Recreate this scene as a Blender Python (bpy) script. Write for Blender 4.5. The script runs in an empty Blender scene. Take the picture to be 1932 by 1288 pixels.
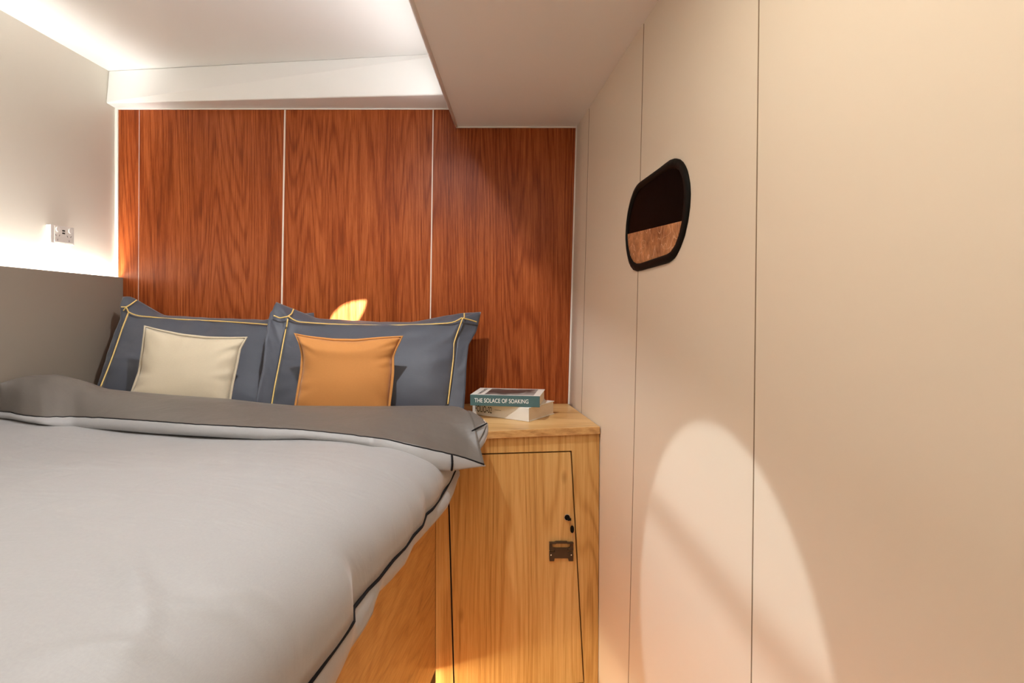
import bpy, bmesh, math, random
import numpy as np
from mathutils import Vector, Matrix, noise as mnoise

# ------------------------------------------------------------------ camera, world, lights, exposure
H = 1.40                       # eye height above the cabin floor
F = 1088.0                     # focal length in pixels of a 1932 px wide frame
CX, CY = 980.0, 570.0          # principal point (horizon / vanishing point) of the shifted lens
sc = bpy.context.scene
col = sc.collection
cam_d = bpy.data.cameras.new('camera'); cam = bpy.data.objects.new('camera', cam_d); col.objects.link(cam)
cam_d.sensor_width = 36.0; cam_d.lens = F/1932*36; cam_d.clip_start = 0.01
cam_d.shift_x = -(CX-966)/1932; cam_d.shift_y = (CY-644)/1932
cam.location = (0, 0, H); cam.rotation_euler = (math.radians(90), 0, 0)
sc.camera = cam
world = bpy.data.worlds.new('World'); sc.world = world; world.use_nodes = True
world.node_tree.nodes['Background'].inputs[0].default_value = (0.01, 0.012, 0.02, 1)
world.node_tree.nodes['Background'].inputs[1].default_value = 0.3
vs = sc.view_settings
vs.view_transform = 'Standard'; vs.look = 'None'; vs.gamma = 1; vs.use_curve_mapping = False
vs.exposure = 0.42

def light(name, kind, loc, energy, colr, target=None, size=0.05, size_y=None, angle=None, blend=0.3, spread=None, rot=None):
    d = bpy.data.lights.new(name, kind); o = bpy.data.objects.new(name, d); col.objects.link(o)
    d.energy = energy; d.color = colr; o.location = (loc[0], loc[1], loc[2]+H)
    if kind == 'AREA':
        d.shape = 'RECTANGLE'; d.size = size; d.size_y = size_y or size
        if spread: d.spread = math.radians(spread)
    else: d.shadow_soft_size = size
    if kind == 'SPOT': d.spot_size = math.radians(angle); d.spot_blend = blend
    if rot is not None: o.rotation_euler = [math.radians(a) for a in rot]
    elif target is not None:
        v = Vector((target[0]-loc[0], target[1]-loc[1], target[2]-loc[2]))
        o.rotation_euler = v.to_track_quat('-Z', 'Y').to_euler()
    return o
NEUT = (1.0, 0.94, 0.84); WARM = (1.0, 0.70, 0.42); COOL = (0.90, 0.96, 1.0)
L_BED = (-0.40, 1.38, 0.955); L_READ = (-1.40, 0.62, 0.90); L_LEAF = (-0.62, 1.15, 0.90); L_CEIL = (-0.95, 0.0, 0.972); L_HULL = (-0.02, 0.45, 0.748)
light('bed_downlight_lamp', 'SPOT', L_BED, 43, (0.95, 0.97, 1.0), (-0.50, 1.45, -0.5), 0.02, angle=150, blend=0.6)
light('wall_spot_lamp', 'SPOT', L_READ, 76, (0.80, 0.93, 1.0), (0.37, 1.22, -0.69), 0.006, angle=19, blend=0.16)
light('added_leaf_lamp', 'SPOT', L_LEAF, 2000, (0.72, 0.92, 1.0), (-0.74, 2.5, -0.05), 0.0004, angle=15, blend=0.0)  # added lamp, throws the leaf shaped patch on the cherry wall
light('ceiling_fill_lamp', 'AREA', L_CEIL, 0.8, (1.0, 0.95, 0.88), None, 0.36, 0.36, rot=(0, 0, 0))  # unseen fill added for general brightness
light('hull_fill_lamp', 'AREA', L_HULL, 4.9, (1.0, 0.93, 0.78), None, 0.12, 1.0, rot=(0, 0, 0))  # unseen fill added below the duct to brighten the hull wall
light('headboard_strip_lamp', 'AREA', (-1.736, 0.85, 0.085), 19, (0.99, 0.98, 0.94), None, 0.008, 3.2, rot=(180, 0, 0))
light('duct_fill_lamp', 'AREA', (-0.292, 0.65, 0.79), 6.6, (0.97, 0.97, 0.97), None, 0.012, 3.2, rot=(0, 91, 0))  # unseen fill added on the duct side to brighten the ceiling
light('plinth_strip_lamp', 'AREA', (-0.375, 1.30, -1.238), 8, (1.0, 0.84, 0.58), None, 0.02, 1.15, rot=(0, -35, 0))

# ------------------------------------------------------------------ helpers
def P(x, y, Y): return Vector(((x-CX)/F*Y, Y, (CY-y)/F*Y + H))
def Pz(x, y, z):                                        # pixel on the horizontal plane at height z (relative to the eye)
    return P(x, y, z*F/(CY-y))
def hull(Y, z): return 0.2264 + 0.0283*z + (0.133-0.0474*z)*(2.5-Y)
def on_hull(x, y, off=0.0):
    lo, hi = 0.1, 3.0
    for _ in range(50):
        Y = (lo+hi)/2
        if (x-CX)/F*Y > hull(Y, (CY-y)/F*Y): hi = Y
        else: lo = Y
    p = P(x, y, Y); p.x -= off; return p

def origin_of(o):
    v = Vector((0, 0, 0))
    while o is not None: v += o.location; o = o.parent
    return v
def tag(o, label=None, cat=None, group=None, kind=None):
    if label: o['label'] = label
    if cat: o['category'] = cat
    if group: o['group'] = group
    if kind: o['kind'] = kind
    return o
def empty(name, loc, label, cat, group=None):
    o = bpy.data.objects.new(name, None); col.objects.link(o); o.location = loc; o.empty_display_size = 0.05
    return tag(o, label, cat, group)
def mesh(name, verts, faces, mat, parent=None, smooth=False, recalc=True, mats=None, fm=None):
    vs_ = [Vector(v) for v in verts]
    if parent is None:
        xs = [v.x for v in vs_]; ys = [v.y for v in vs_]; zs = [v.z for v in vs_]
        org = Vector(((min(xs)+max(xs))/2, (min(ys)+max(ys))/2, min(zs)))
    else: org = origin_of(parent)
    me = bpy.data.meshes.new(name)
    me.from_pydata([v-org for v in vs_], [], faces); me.update()
    if recalc:
        b = bmesh.new(); b.from_mesh(me); bmesh.ops.recalc_face_normals(b, faces=b.faces); b.to_mesh(me); b.free()
    if mats:
        for m in mats: me.materials.append(m)
        if fm:
            for p, k in zip(me.polygons, fm): p.material_index = k
    else: me.materials.append(mat)
    if smooth:
        for p in me.polygons: p.use_smooth = True
    o = bpy.data.objects.new(name, me); col.objects.link(o)
    if parent is None: o.location = org
    else: o.parent = parent
    return o
def bevel(o, w=0.003, seg=2, ang=35):
    m = o.modifiers.new('bevel', 'BEVEL'); m.width = w; m.segments = seg; m.limit_method = 'ANGLE'; m.angle_limit = math.radians(ang)
    m.harden_normals = False
    return o
def prism(poly, ax, d):                                # extrude polygon (list of Vector) by vector d
    n = len(poly); v = [Vector(p) for p in poly] + [Vector(p)+Vector(d) for p in poly]
    f = [list(range(n)), list(range(2*n-1, n-1, -1))] + [[i, (i+1) % n, n+(i+1) % n, n+i] for i in range(n)]
    return v, f
def box(x0, x1, y0, y1, z0, z1):
    v = [Vector((x, y, z)) for z in (z0, z1) for x, y in ((x0, y0), (x1, y0), (x1, y1), (x0, y1))]
    return v, [[0, 3, 2, 1], [4, 5, 6, 7], [0, 1, 5, 4], [1, 2, 6, 5], [2, 3, 7, 6], [3, 0, 4, 7]]
def frame_box(o, ex, ey, ez):                          # oriented box from corner and three edge vectors
    v = [o + ex*a + ey*b + ez*c for c in (0, 1) for a, b in ((0, 0), (1, 0), (1, 1), (0, 1))]
    return v, [[0, 3, 2, 1], [4, 5, 6, 7], [0, 1, 5, 4], [1, 2, 6, 5], [2, 3, 7, 6], [3, 0, 4, 7]]
def join(*vf):
    V, Fc = [], []
    for v, f in vf:
        n = len(V); V += list(v); Fc += [[i+n for i in q] for q in f]
    return V, Fc
def tube(pts, r, seg=8, closed=False):
    pts = [Vector(p) for p in pts]; n = len(pts); V, Fc = [], []
    up = Vector((0.13, 0.2, 1)).normalized()
    for i, p in enumerate(pts):
        a = pts[(i-1) % n] if (closed or i > 0) else p; b = pts[(i+1) % n] if (closed or i < n-1) else p
        t = (b-a).normalized()
        s = t.cross(up)
        if s.length < 0.05: s = t.cross(Vector((1, 0, 0)))
        s.normalize(); w = s.cross(t)
        for k in range(seg):
            an = 2*math.pi*k/seg; V.append(p + (s*math.cos(an)+w*math.sin(an))*r)
    m = n if closed else n-1
    for i in range(m):
        for k in range(seg):
            Fc.append([i*seg+k, i*seg+(k+1) % seg, ((i+1) % n)*seg+(k+1) % seg, ((i+1) % n)*seg+k])
    if not closed: Fc += [list(range(seg)), list(range(n*seg-1, (n-1)*seg-1, -1))]
    return V, Fc
def ribbon_grid(rows):
    n = len(rows[0]); V = [p for r in rows for p in r]
    return V, [[i*n+j, i*n+j+1, (i+1)*n+j+1, (i+1)*n+j] for i in range(len(rows)-1) for j in range(n-1)]
def solid(o, t, off=-1):
    m = o.modifiers.new('thickness', 'SOLIDIFY'); m.thickness = t; m.offset = off; return o
def fnoise(x, y, z=0.0): return mnoise.noise(Vector((x, y, z)))
def resample(pts, n):
    pts = [np.array(p, float) for p in pts]
    d = [0]
    for a, b in zip(pts[:-1], pts[1:]): d.append(d[-1]+np.linalg.norm((b-a)[:2]))
    t = np.linspace(0, d[-1], n); A = np.array(pts)
    return [tuple(np.interp(tt, d, A[:, k]) for k in range(A.shape[1])) for tt in t]
def smooth_poly(pts, n, it=3):
    q = [Vector(p) for p in resample(pts, n)]
    for _ in range(it): q = [q[0]] + [(q[i-1]+q[i]*2+q[i+1])/4 for i in range(1, len(q)-1)] + [q[-1]]
    return q

# ------------------------------------------------------------------ materials
def lin(r, g, b):
    f = lambda c: (c/255/12.92) if c/255 <= 0.04045 else ((c/255+0.055)/1.055)**2.4
    return (f(r), f(g), f(b), 1)
def newmat(name):
    m = bpy.data.materials.new(name); m.use_nodes = True
    return m, m.node_tree.nodes, m.node_tree.links, m.node_tree.nodes['Principled BSDF']
def plain(name, c, rough=0.5, metal=0.0, var=0.0, vscale=3.0, bump=0.0, bscale=60, coat=0.0, spec=0.5):
    m, N, L, b = newmat(name)
    b.inputs['Roughness'].default_value = rough; b.inputs['Metallic'].default_value = metal
    b.inputs['Coat Weight'].default_value = coat; b.inputs['Specular IOR Level'].default_value = spec
    tc = N.new('ShaderNodeTexCoord'); nz = N.new('ShaderNodeTexNoise'); nz.inputs['Scale'].default_value = vscale
    nz.inputs['Detail'].default_value = 3; L.new(tc.outputs['Object'], nz.inputs['Vector'])
    mx = N.new('ShaderNodeMix'); mx.data_type = 'RGBA'
    mx.inputs['A'].default_value = tuple(x*(1-var) for x in c[:3])+(1,); mx.inputs['B'].default_value = tuple(min(1, x*(1+var)) for x in c[:3])+(1,)
    L.new(nz.outputs['Fac'], mx.inputs['Factor']); L.new(mx.outputs['Result'], b.inputs['Base Color'])
    if bump:
        n2 = N.new('ShaderNodeTexNoise'); n2.inputs['Scale'].default_value = bscale; n2.inputs['Detail'].default_value = 4
        L.new(tc.outputs['Object'], n2.inputs['Vector'])
        bp = N.new('ShaderNodeBump'); bp.inputs['Strength'].default_value = bump; bp.inputs['Distance'].default_value = 0.002
        L.new(n2.outputs['Fac'], bp.inputs['Height']); L.new(bp.outputs['Normal'], b.inputs['Normal'])
    return m
def emis(name, c, s):
    m, N, L, b = newmat(name)
    b.inputs['Base Color'].default_value = c; b.inputs['Emission Color'].default_value = c; b.inputs['Emission Strength'].default_value = s
    return m
def fabric(name, c, rough=0.75, sheen=0.3, weave=900, wrink=0.35, wscale=7, spec=0.3, stretch=(1, 1, 1), wdist=0.01):
    m, N, L, b = newmat(name)
    b.inputs['Roughness'].default_value = rough; b.inputs['Sheen Weight'].default_value = sheen
    b.inputs['Sheen Roughness'].default_value = 0.4; b.inputs['Specular IOR Level'].default_value = spec
    tc = N.new('ShaderNodeTexCoord')
    mp = N.new('ShaderNodeMapping'); mp.inputs['Scale'].default_value = (60, 60, 260); L.new(tc.outputs['Object'], mp.inputs['Vector'])
    th = N.new('ShaderNodeTexNoise'); th.inputs['Scale'].default_value = 3; th.inputs['Detail'].default_value = 3; L.new(mp.outputs[0], th.inputs['Vector'])
    mx = N.new('ShaderNodeMix'); mx.data_type = 'RGBA'
    mx.inputs['A'].default_value = tuple(x*0.93 for x in c[:3])+(1,); mx.inputs['B'].default_value = tuple(min(1, x*1.07) for x in c[:3])+(1,)
    L.new(th.outputs['Fac'], mx.inputs['Factor']); L.new(mx.outputs['Result'], b.inputs['Base Color'])
    mp2 = N.new('ShaderNodeMapping'); mp2.inputs['Scale'].default_value = stretch; L.new(tc.outputs['Object'], mp2.inputs['Vector'])
    wn = N.new('ShaderNodeTexNoise'); wn.inputs['Scale'].default_value = wscale; wn.inputs['Detail'].default_value = 4; wn.inputs['Distortion'].default_value = 0.6
    L.new(mp2.outputs[0], wn.inputs['Vector'])
    wv = N.new('ShaderNodeTexNoise'); wv.inputs['Scale'].default_value = weave; wv.inputs['Detail'].default_value = 1; L.new(tc.outputs['Object'], wv.inputs['Vector'])
    b1 = N.new('ShaderNodeBump'); b1.inputs['Strength'].default_value = wrink; b1.inputs['Distance'].default_value = wdist; L.new(wn.outputs['Fac'], b1.inputs['Height'])
    b2 = N.new('ShaderNodeBump'); b2.inputs['Strength'].default_value = 0.15; b2.inputs['Distance'].default_value = 0.0006
    L.new(wv.outputs['Fac'], b2.inputs['Height']); L.new(b1.outputs['Normal'], b2.inputs['Normal']); L.new(b2.outputs['Normal'], b.inputs['Normal'])
    return m
def wood(name, dark, mid, lightc, axis='z', big=3.2, along=0.45, bands=9.0, rough=0.35, fine=170, coat=0.0, seed=0.0, bandk=0.6, knots=False, warp=2.5, spec=0.4, fk=0.7, ramp=0.27):
    """contour lines of stretched noise give the cathedral figure of flat sawn veneer"""
    m, N, L, b = newmat(name)
    b.inputs['Roughness'].default_value = rough; b.inputs['Coat Weight'].default_value = coat; b.inputs['Coat Roughness'].default_value = 0.15
    b.inputs['Specular IOR Level'].default_value = spec
    tc = N.new('ShaderNodeTexCoord')
    def mapping(sc3, loc):
        mp = N.new('ShaderNodeMapping'); mp.inputs['Scale'].default_value = sc3; mp.inputs['Location'].default_value = loc
        L.new(tc.outputs['Object'], mp.inputs['Vector']); return mp.outputs[0]
    def ax3(a, g): return {'z': (a, a, g), 'y': (a, a, g), 'x': (g, a, a)}[axis] if axis != 'y' else (a, g, a)
    n1 = N.new('ShaderNodeTexNoise'); n1.inputs['Scale'].default_value = 1; n1.inputs['Detail'].default_value = 1.5; n1.inputs['Roughness'].default_value = 0.35
    L.new(mapping(ax3(big, big*along*0.28), (seed, seed*1.7, seed*0.3)), n1.inputs['Vector'])
    mul = N.new('ShaderNodeMath'); mul.operation = 'MULTIPLY'; mul.inputs[1].default_value = bands*6.283; L.new(n1.outputs['Fac'], mul.inputs[0])
    n3 = N.new('ShaderNodeTexNoise'); n3.inputs['Scale'].default_value = 1; n3.inputs['Detail'].default_value = 3
    L.new(mapping(ax3(28, 5), (seed, 0, 3)), n3.inputs['Vector'])
    w3 = N.new('ShaderNodeMath'); w3.operation = 'MULTIPLY_ADD'; w3.inputs[1].default_value = warp; L.new(n3.outputs['Fac'], w3.inputs[0]); L.new(mul.outputs[0], w3.inputs[2])
    sn = N.new('ShaderNodeMath'); sn.operation = 'SINE'; L.new(w3.outputs[0], sn.inputs[0])
    s01 = N.new('ShaderNodeMapRange'); s01.inputs['From Min'].default_value = -1; L.new(sn.outputs[0], s01.inputs['Value'])
    pw = N.new('ShaderNodeMath'); pw.operation = 'POWER'; pw.inputs[1].default_value = 3.0; L.new(s01.outputs[0], pw.inputs[0])
    n2 = N.new('ShaderNodeTexNoise'); n2.inputs['Scale'].default_value = 1; n2.inputs['Detail'].default_value = 4; n2.inputs['Roughness'].default_value = 0.7
    L.new(mapping(ax3(fine, fine*0.022), (1, 2, seed)), n2.inputs['Vector'])
    n4 = N.new('ShaderNodeTexNoise'); n4.inputs['Scale'].default_value = 1; n4.inputs['Detail'].default_value = 3
    L.new(mapping(ax3(9, 0.7), (seed+4, 0, 1)), n4.inputs['Vector'])
    # value = fine*.45 + broad*.3 + bands*.25
    a1 = N.new('ShaderNodeMath'); a1.operation = 'MULTIPLY'; a1.inputs[1].default_value = fk; L.new(n2.outputs['Fac'], a1.inputs[0])
    a2 = N.new('ShaderNodeMath'); a2.operation = 'MULTIPLY_ADD'; a2.inputs[1].default_value = 1.30-fk; L.new(n4.outputs['Fac'], a2.inputs[0]); L.new(a1.outputs[0], a2.inputs[2])
    a3 = N.new('ShaderNodeMath'); a3.operation = 'MULTIPLY_ADD'; a3.inputs[1].default_value = -0.30*bandk; L.new(pw.outputs[0], a3.inputs[0]); L.new(a2.outputs[0], a3.inputs[2])
    cr = N.new('ShaderNodeValToRGB'); e = cr.color_ramp.elements
    e[0].position = 0.54-ramp; e[0].color = dark; e[1].position = 0.54+ramp; e[1].color = lightc
    k = cr.color_ramp.elements.new(0.54); k.color = mid
    L.new(a3.outputs[0], cr.inputs['Fac'])
    out = cr.outputs['Color']
    if knots:
        vo = N.new('ShaderNodeTexVoronoi'); vo.inputs['Scale'].default_value = 1
        L.new(mapping(ax3(7.5, 3.2), (seed+2.3, 0.4, 0.7)), vo.inputs['Vector'])
        kr = N.new('ShaderNodeMapRange'); kr.inputs['From Min'].default_value = 0.02; kr.inputs['From Max'].default_value = 0.10
        kr.inputs['To Min'].default_value = 0.6; kr.inputs['To Max'].default_value = 0.0; L.new(vo.outputs['Distance'], kr.inputs['Value'])
        km = N.new('ShaderNodeMix'); km.data_type = 'RGBA'; km.inputs['B'].default_value = dark
        L.new(kr.outputs[0], km.inputs['Factor']); L.new(out, km.inputs['A']); out = km.outputs['Result']
    L.new(out, b.inputs['Base Color'])
    bp = N.new('ShaderNodeBump'); bp.inputs['Strength'].default_value = 0.12; bp.inputs['Distance'].default_value = 0.0008
    L.new(n2.outputs['Fac'], bp.inputs['Height']); L.new(bp.outputs['Normal'], b.inputs['Normal'])
    return m

M = {}
M['ceiling'] = plain('ceiling_laminate', (0.90, 0.89, 0.87, 1), 0.38, var=0.01)
M['duct'] = plain('duct_laminate', (0.90, 0.89, 0.86, 1), 0.35, var=0.01)
M['wall_l'] = plain('left_wall_laminate', (0.70, 0.655, 0.57, 1), 0.4, var=0.01)
M['wall_r'] = plain('cream_wall_panel', (0.78, 0.68, 0.55, 1), 0.36, var=0.015, vscale=1.2)
M['seam'] = plain('seam_dark', (0.26, 0.18, 0.11, 1), 0.7)
M['bead'] = plain('white_bead', (0.86, 0.82, 0.76, 1), 0.35)
M['ivory'] = plain('ivory_bead', (0.80, 0.68, 0.56, 1), 0.25, coat=0.5)
M['floor'] = wood('floor_teak', lin(90, 55, 30), lin(140, 90, 50), lin(170, 115, 70), 'y', rough=0.45)
M['cherry'] = wood('cherry_veneer', lin(66, 24, 7), lin(134, 60, 23), lin(190, 106, 54), 'z', big=6.0, along=0.24, bands=26, rough=0.36, spec=0.2, fine=340, seed=11.3, bandk=0.42, warp=1.1, fk=0.95, ramp=0.37)
M['oak'] = wood('honey_veneer_vertical', lin(146, 102, 46), lin(198, 152, 86), lin(220, 180, 116), 'z', big=6, along=0.36, bands=16, rough=0.36, fine=190, seed=7.7, bandk=0.45, knots=True)
M['oakx'] = wood('honey_veneer_across', lin(152, 108, 58), lin(200, 156, 98), lin(220, 182, 126), 'x', big=7, bands=14, rough=0.36, fine=200, seed=1.7, bandk=0.4)
M['oaky'] = wood('honey_veneer_along', lin(132, 88, 38), lin(184, 132, 68), lin(206, 158, 92), 'y', big=7, bands=14, rough=0.38, fine=150, seed=5.2, bandk=0.4)
M['panel'] = plain('taupe_padded_panel', (0.25, 0.21, 0.165, 1), 0.42, var=0.02, bump=0.1, bscale=500)
M['black'] = plain('black_plastic', (0.006, 0.005, 0.004, 1), 0.5, spec=0.12)
M['gap'] = plain('shadow_gap_lining', (0.012, 0.009, 0.007, 1), 0.9)
M['duvet'] = fabric('duvet_pale_satin', (0.34, 0.335, 0.335, 1), 0.55, 0.25, wrink=0.25, wscale=4, stretch=(1, 2.2, 1), wdist=0.02, spec=0.45)
M['flap'] = fabric('duvet_taupe_satin', (0.125, 0.108, 0.093, 1), 0.45, 0.2, wrink=0.35, wscale=5, stretch=(1, 2, 1), wdist=0.015, spec=0.5)
M['pillow'] = fabric('slate_cotton', (0.072, 0.078, 0.098, 1), 0.55, 0.3, wrink=0.35, wscale=6, wdist=0.012, spec=0.4)
M['cream'] = fabric('cream_velvet', (0.56, 0.48, 0.35, 1), 0.8, 0.3, wrink=0.2, wscale=5)
M['orange'] = fabric('orange_velvet', (0.52, 0.22, 0.06, 1), 0.8, 0.25, wrink=0.25, wscale=6)
M['oweld'] = fabric('orange_welt', (0.56, 0.25, 0.07, 1), 0.8, 0.2)
M['gold'] = plain('gold_cord', (0.72, 0.50, 0.16, 1), 0.45, var=0.1, vscale=200)
M['cord'] = plain('black_piping', (0.010, 0.009, 0.010, 1), 0.8, spec=0.15)
M['matt'] = fabric('mattress_ticking', (0.5, 0.47, 0.42, 1), 0.8)
M['plate'] = plain('outlet_white', (0.78, 0.74, 0.68, 1), 0.3)
M['slot'] = plain('outlet_slot', (0.03, 0.025, 0.02, 1), 0.6)
M['bronze'] = plain('bronze_metal', (0.085, 0.055, 0.032, 1), 0.42, metal=0.6, var=0.1, vscale=30)
M['chrome'] = plain('chrome', (0.75, 0.72, 0.68, 1), 0.15, metal=1.0)
M['page'] = plain('page_edges', (0.70, 0.58, 0.44, 1), 0.8, var=0.1, vscale=300)
M['teal'] = plain('teal_cloth_spine', (0.065, 0.135, 0.14, 1), 0.5, var=0.08, vscale=60)
M['cover'] = plain('white_cover', (0.78, 0.75, 0.69, 1), 0.4)
M['ink'] = plain('ink', (0.02, 0.018, 0.016, 1), 0.6)
M['whiteink'] = plain('white_ink', (0.88, 0.87, 0.84, 1), 0.5)
M['led'] = emis('led_strip', (1.0, 0.90, 0.74, 1), 14)
M['ledw'] = emis('led_strip_warm', (1.0, 0.66, 0.34, 1), 12)
M['lens'] = emis('lamp_lens', (1.0, 0.92, 0.82, 1), 4)

# ------------------------------------------------------------------ setting
Z = lambda z: z+H
def struct(o): o['kind'] = 'structure'; return o
XL = -1.750; YB = 2.5; YR = -1.25; ZC = 0.985
struct(mesh('floor', *box(XL-0.1, 1.2, YR-0.1, YB+0.1, -0.05, 0.0), M['floor']))
struct(mesh('ceiling', *box(XL-0.1, 1.2, YR-0.1, YB+0.1, Z(ZC), Z(ZC)+0.05), M['ceiling']))
struct(mesh('wall_left', *box(XL-0.05, XL, YR-0.1, YB+0.1, 0.0, Z(ZC)), M['wall_l']))
struct(mesh('wall_rear', *box(XL, 1.2, YR-0.05, YR, 0.0, Z(ZC)), M['wall_r']))
struct(mesh('wall_back', *box(XL, 0.6, YB, YB+0.05, 0.0, Z(ZC)), M['cherry']))
# cream hull side, a gently twisted surface
rows = []
for j in range(25):
    z = -H + (ZC+H)*j/24
    rows.append([Vector((hull(YR+(YB-YR)*i/30, z), YR+(YB-YR)*i/30, Z(z))) for i in range(31)])
g = ribbon_grid(rows)
o = mesh('wall_right', *g, M['wall_r'], smooth=True, recalc=False); struct(o)
solid(o, 0.03, -1)
# flip so that the thickness goes outwards
o.modifiers['thickness'].offset = -1 if o.data.polygons[0].normal.x < 0 else 1
def hull_strip(a, b, w, off, n=24):
    """thin strip on the hull between two pixels"""
    L_, R_ = [], []
    for i in range(n+1):
        t = i/n; x = a[0]+(b[0]-a[0])*t; y = a[1]+(b[1]-a[1])*t
        c = on_hull(x, y, off)
        q = c.copy(); q.y += w/2; q.x = hull(q.y, q.z-H)-off
        s = c.copy(); s.y -= w/2; s.x = hull(s.y, s.z-H)-off
        L_.append(q); R_.append(s)
    back = [[Vector((p.x+off+0.002, p.y, p.z)) for p in r] for r in (R_, L_)]
    return ribbon_grid([L_, R_, back[0], back[1], L_])
struct(mesh('trim_1', *hull_strip((1112, 205), (1094, 900), 0.004, 0.0006), M['seam']))
struct(mesh('trim_2', *hull_strip((1215, 45), (1183, 1400), 0.0035, 0.0006), M['seam']))
struct(mesh('trim_3', *hull_strip((1433, -60), (1417, 1340), 0.0024, 0.0008), M['seam']))
# ceiling duct along the hull
x0, zb = -0.272, 0.760
dv = [(x0, zb), (hull(YB, zb), zb), (hull(YB, ZC), ZC), (x0, ZC)]
V = []
for Y in (YR, YB):
    V += [Vector((x0, Y, Z(zb))), Vector((hull(Y, zb)+0.004, Y, Z(zb))), Vector((hull(Y, ZC)+0.004, Y, Z(ZC))), Vector((x0, Y, Z(ZC)))]
struct(mesh('ceiling_duct', V, [[0, 1, 2, 3], [7, 6, 5, 4], [0, 4, 5, 1], [1, 5, 6, 2], [2, 6, 7, 3], [3, 7, 4, 0]], M['duct']))
struct(mesh('trim_4', *tube([Vector((x0, YR, Z(zb+0.002))), Vector((x0, YB-0.006, Z(zb+0.002)))], 0.007, 12), M['duct'], smooth=True))
tag(mesh('led_strip', *box(x0-0.016, x0-0.001, YR+0.3, YB-0.25, Z(0.782), Z(0.798)), M['bead']), 'slim fill light strip added unseen along the bed side of the ceiling duct', 'light strip')  # body for the added ceiling fill
struct(mesh('trim_5', *box(x0-0.003, hull(YB, zb), YB-0.006, YB-0.0005, Z(zb)-0.005, Z(zb)+0.004), M['bead']))
# beam in front of the cherry wall, deeper on its right
bz = 0.838
V = [Vector((XL, 2.44, Z(bz+0.004))), Vector((x0+0.01, 2.325, Z(bz))), Vector((x0+0.01, YB, Z(bz))), Vector((XL, YB, Z(bz))),
     Vector((XL, 2.455, Z(ZC))), Vector((x0+0.01, 2.275, Z(ZC))), Vector((x0+0.01, YB, Z(ZC))), Vector((XL, YB, Z(ZC)))]
o = struct(mesh('ceiling_beam', V, [[0, 3, 2, 1], [4, 5, 6, 7], [0, 1, 5, 4], [1, 2, 6, 5], [2, 3, 7, 6], [3, 0, 4, 7]], M['ceiling'])); bevel(o, 0.006, 3)
struct(mesh('trim_6', *box(XL, x0, YB-0.005, YB-0.0005, Z(bz)-0.004, Z(bz)+0.002), M['bead']))
# upright beads on the cherry wall
def upright(n, xa, ya, xb, yb, w, mat, d=0.0025):
    a = P(xa, ya, YB); b_ = P(xb, yb, YB)
    a.z = max(a.z, a.z); ex = Vector((w, 0, 0))
    v = [Vector((p.x+s*w/2, YB-dd, p.z)) for p in (a, b_) for s in (-1, 1) for dd in (0.0003, d)]
    struct(mesh('trim_%d' % n, v, [[0, 1, 3, 2], [4, 6, 7, 5], [0, 4, 5, 1], [2, 3, 7, 6], [1, 5, 7, 3], [0, 2, 6, 4]], mat))
upright(7, 538, 205, 530.5, 660, 0.0065, M['ivory'])
upright(8, 817.5, 205, 811, 680, 0.0048, M['ivory'])
upright(9, 263, 205, 261, 640, 0.0016, M['ivory'], 0.0012)
struct(mesh('trim_10', *box(XL, XL+0.013, YB-0.006, YB-0.0005, Z(0.05), Z(bz)), M['bead']))
# cream return bead at the right corner
V = []
for z in (zb, -0.44):
    X = hull(YB, z); V += [Vector((X-0.004, YB-0.0005, Z(z))), Vector((X-0.004, YB-0.012, Z(z))), Vector((X+0.004, YB-0.012, Z(z))), Vector((X+0.004, YB-0.0005, Z(z)))]
struct(mesh('trim_11', V, [[0, 1, 2, 3], [7, 6, 5, 4], [0, 4, 5, 1], [1, 5, 6, 2], [2, 6, 7, 3], [3, 7, 4, 0]], M['bead']))

# ------------------------------------------------------------------ window in the hull
wz = lambda p: (1140+p[0]/4.6, 260+p[1]/4.6)
outer = [(625, 175), (665, 185), (700, 222), (730, 295), (749, 400), (753, 490), (747, 600), (731, 720), (702, 850), (662, 960), (622, 1038), (570, 1083), (440, 1120), (290, 1161), (255, 1140), (225, 1080), (205, 980), (197, 870), (203, 745), (217, 640), (240, 540), (270, 455), (305, 398), (400, 330), (500, 258), (580, 195)]
inner = [(620, 262), (650, 276), (675, 305), (695, 350), (708, 430), (710, 520), (704, 620), (694, 720), (668, 840), (635, 925), (595, 978), (555, 1008), (430, 1050), (300, 1094), (262, 1080), (232, 1020), (214, 930), (209, 850), (214, 760), (226, 680), (247, 590), (275, 510), (312, 448), (400, 385), (500, 315), (580, 268)]
def close_smooth(pts, n=104, it=2):
    q = [Vector(p+(0,)) for p in resample(pts+[pts[0]], n+1)][:-1]
    for _ in range(it): q = [(q[i-1]+q[i]*2+q[(i+1) % n])/4 for i in range(n)]
    return [(v.x, v.y) for v in q]
# pair the two loops by angle about the window centre
def by_angle(pts, n=96):
    q = close_smooth(pts, 240, 3); c = (458, 680); A = []
    for p in q: A.append((math.atan2(p[1]-c[1], p[0]-c[0]), p))
    A.sort(); an = [a[0] for a in A]; xs = [a[1][0] for a in A]; ys = [a[1][1] for a in A]
    an = [an[-1]-2*math.pi]+an+[an[0]+2*math.pi]; xs = [xs[-1]]+xs+[xs[0]]; ys = [ys[-1]]+ys+[ys[0]]
    T = [-math.pi+2*math.pi*i/n for i in range(n)]
    return [(float(np.interp(t, an, xs)), float(np.interp(t, an, ys))) for t in T]
oo, ii = by_angle(outer), by_angle(inner)
win = struct(bpy.data.objects.new('window_1', None)); col.objects.link(win); win.location = on_hull(*wz((458, 1150)))
n = len(oo)
mid = [((a[0]*0.25+b_[0]*0.75), (a[1]*0.25+b_[1]*0.75)) for a, b_ in zip(oo, ii)]
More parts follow.
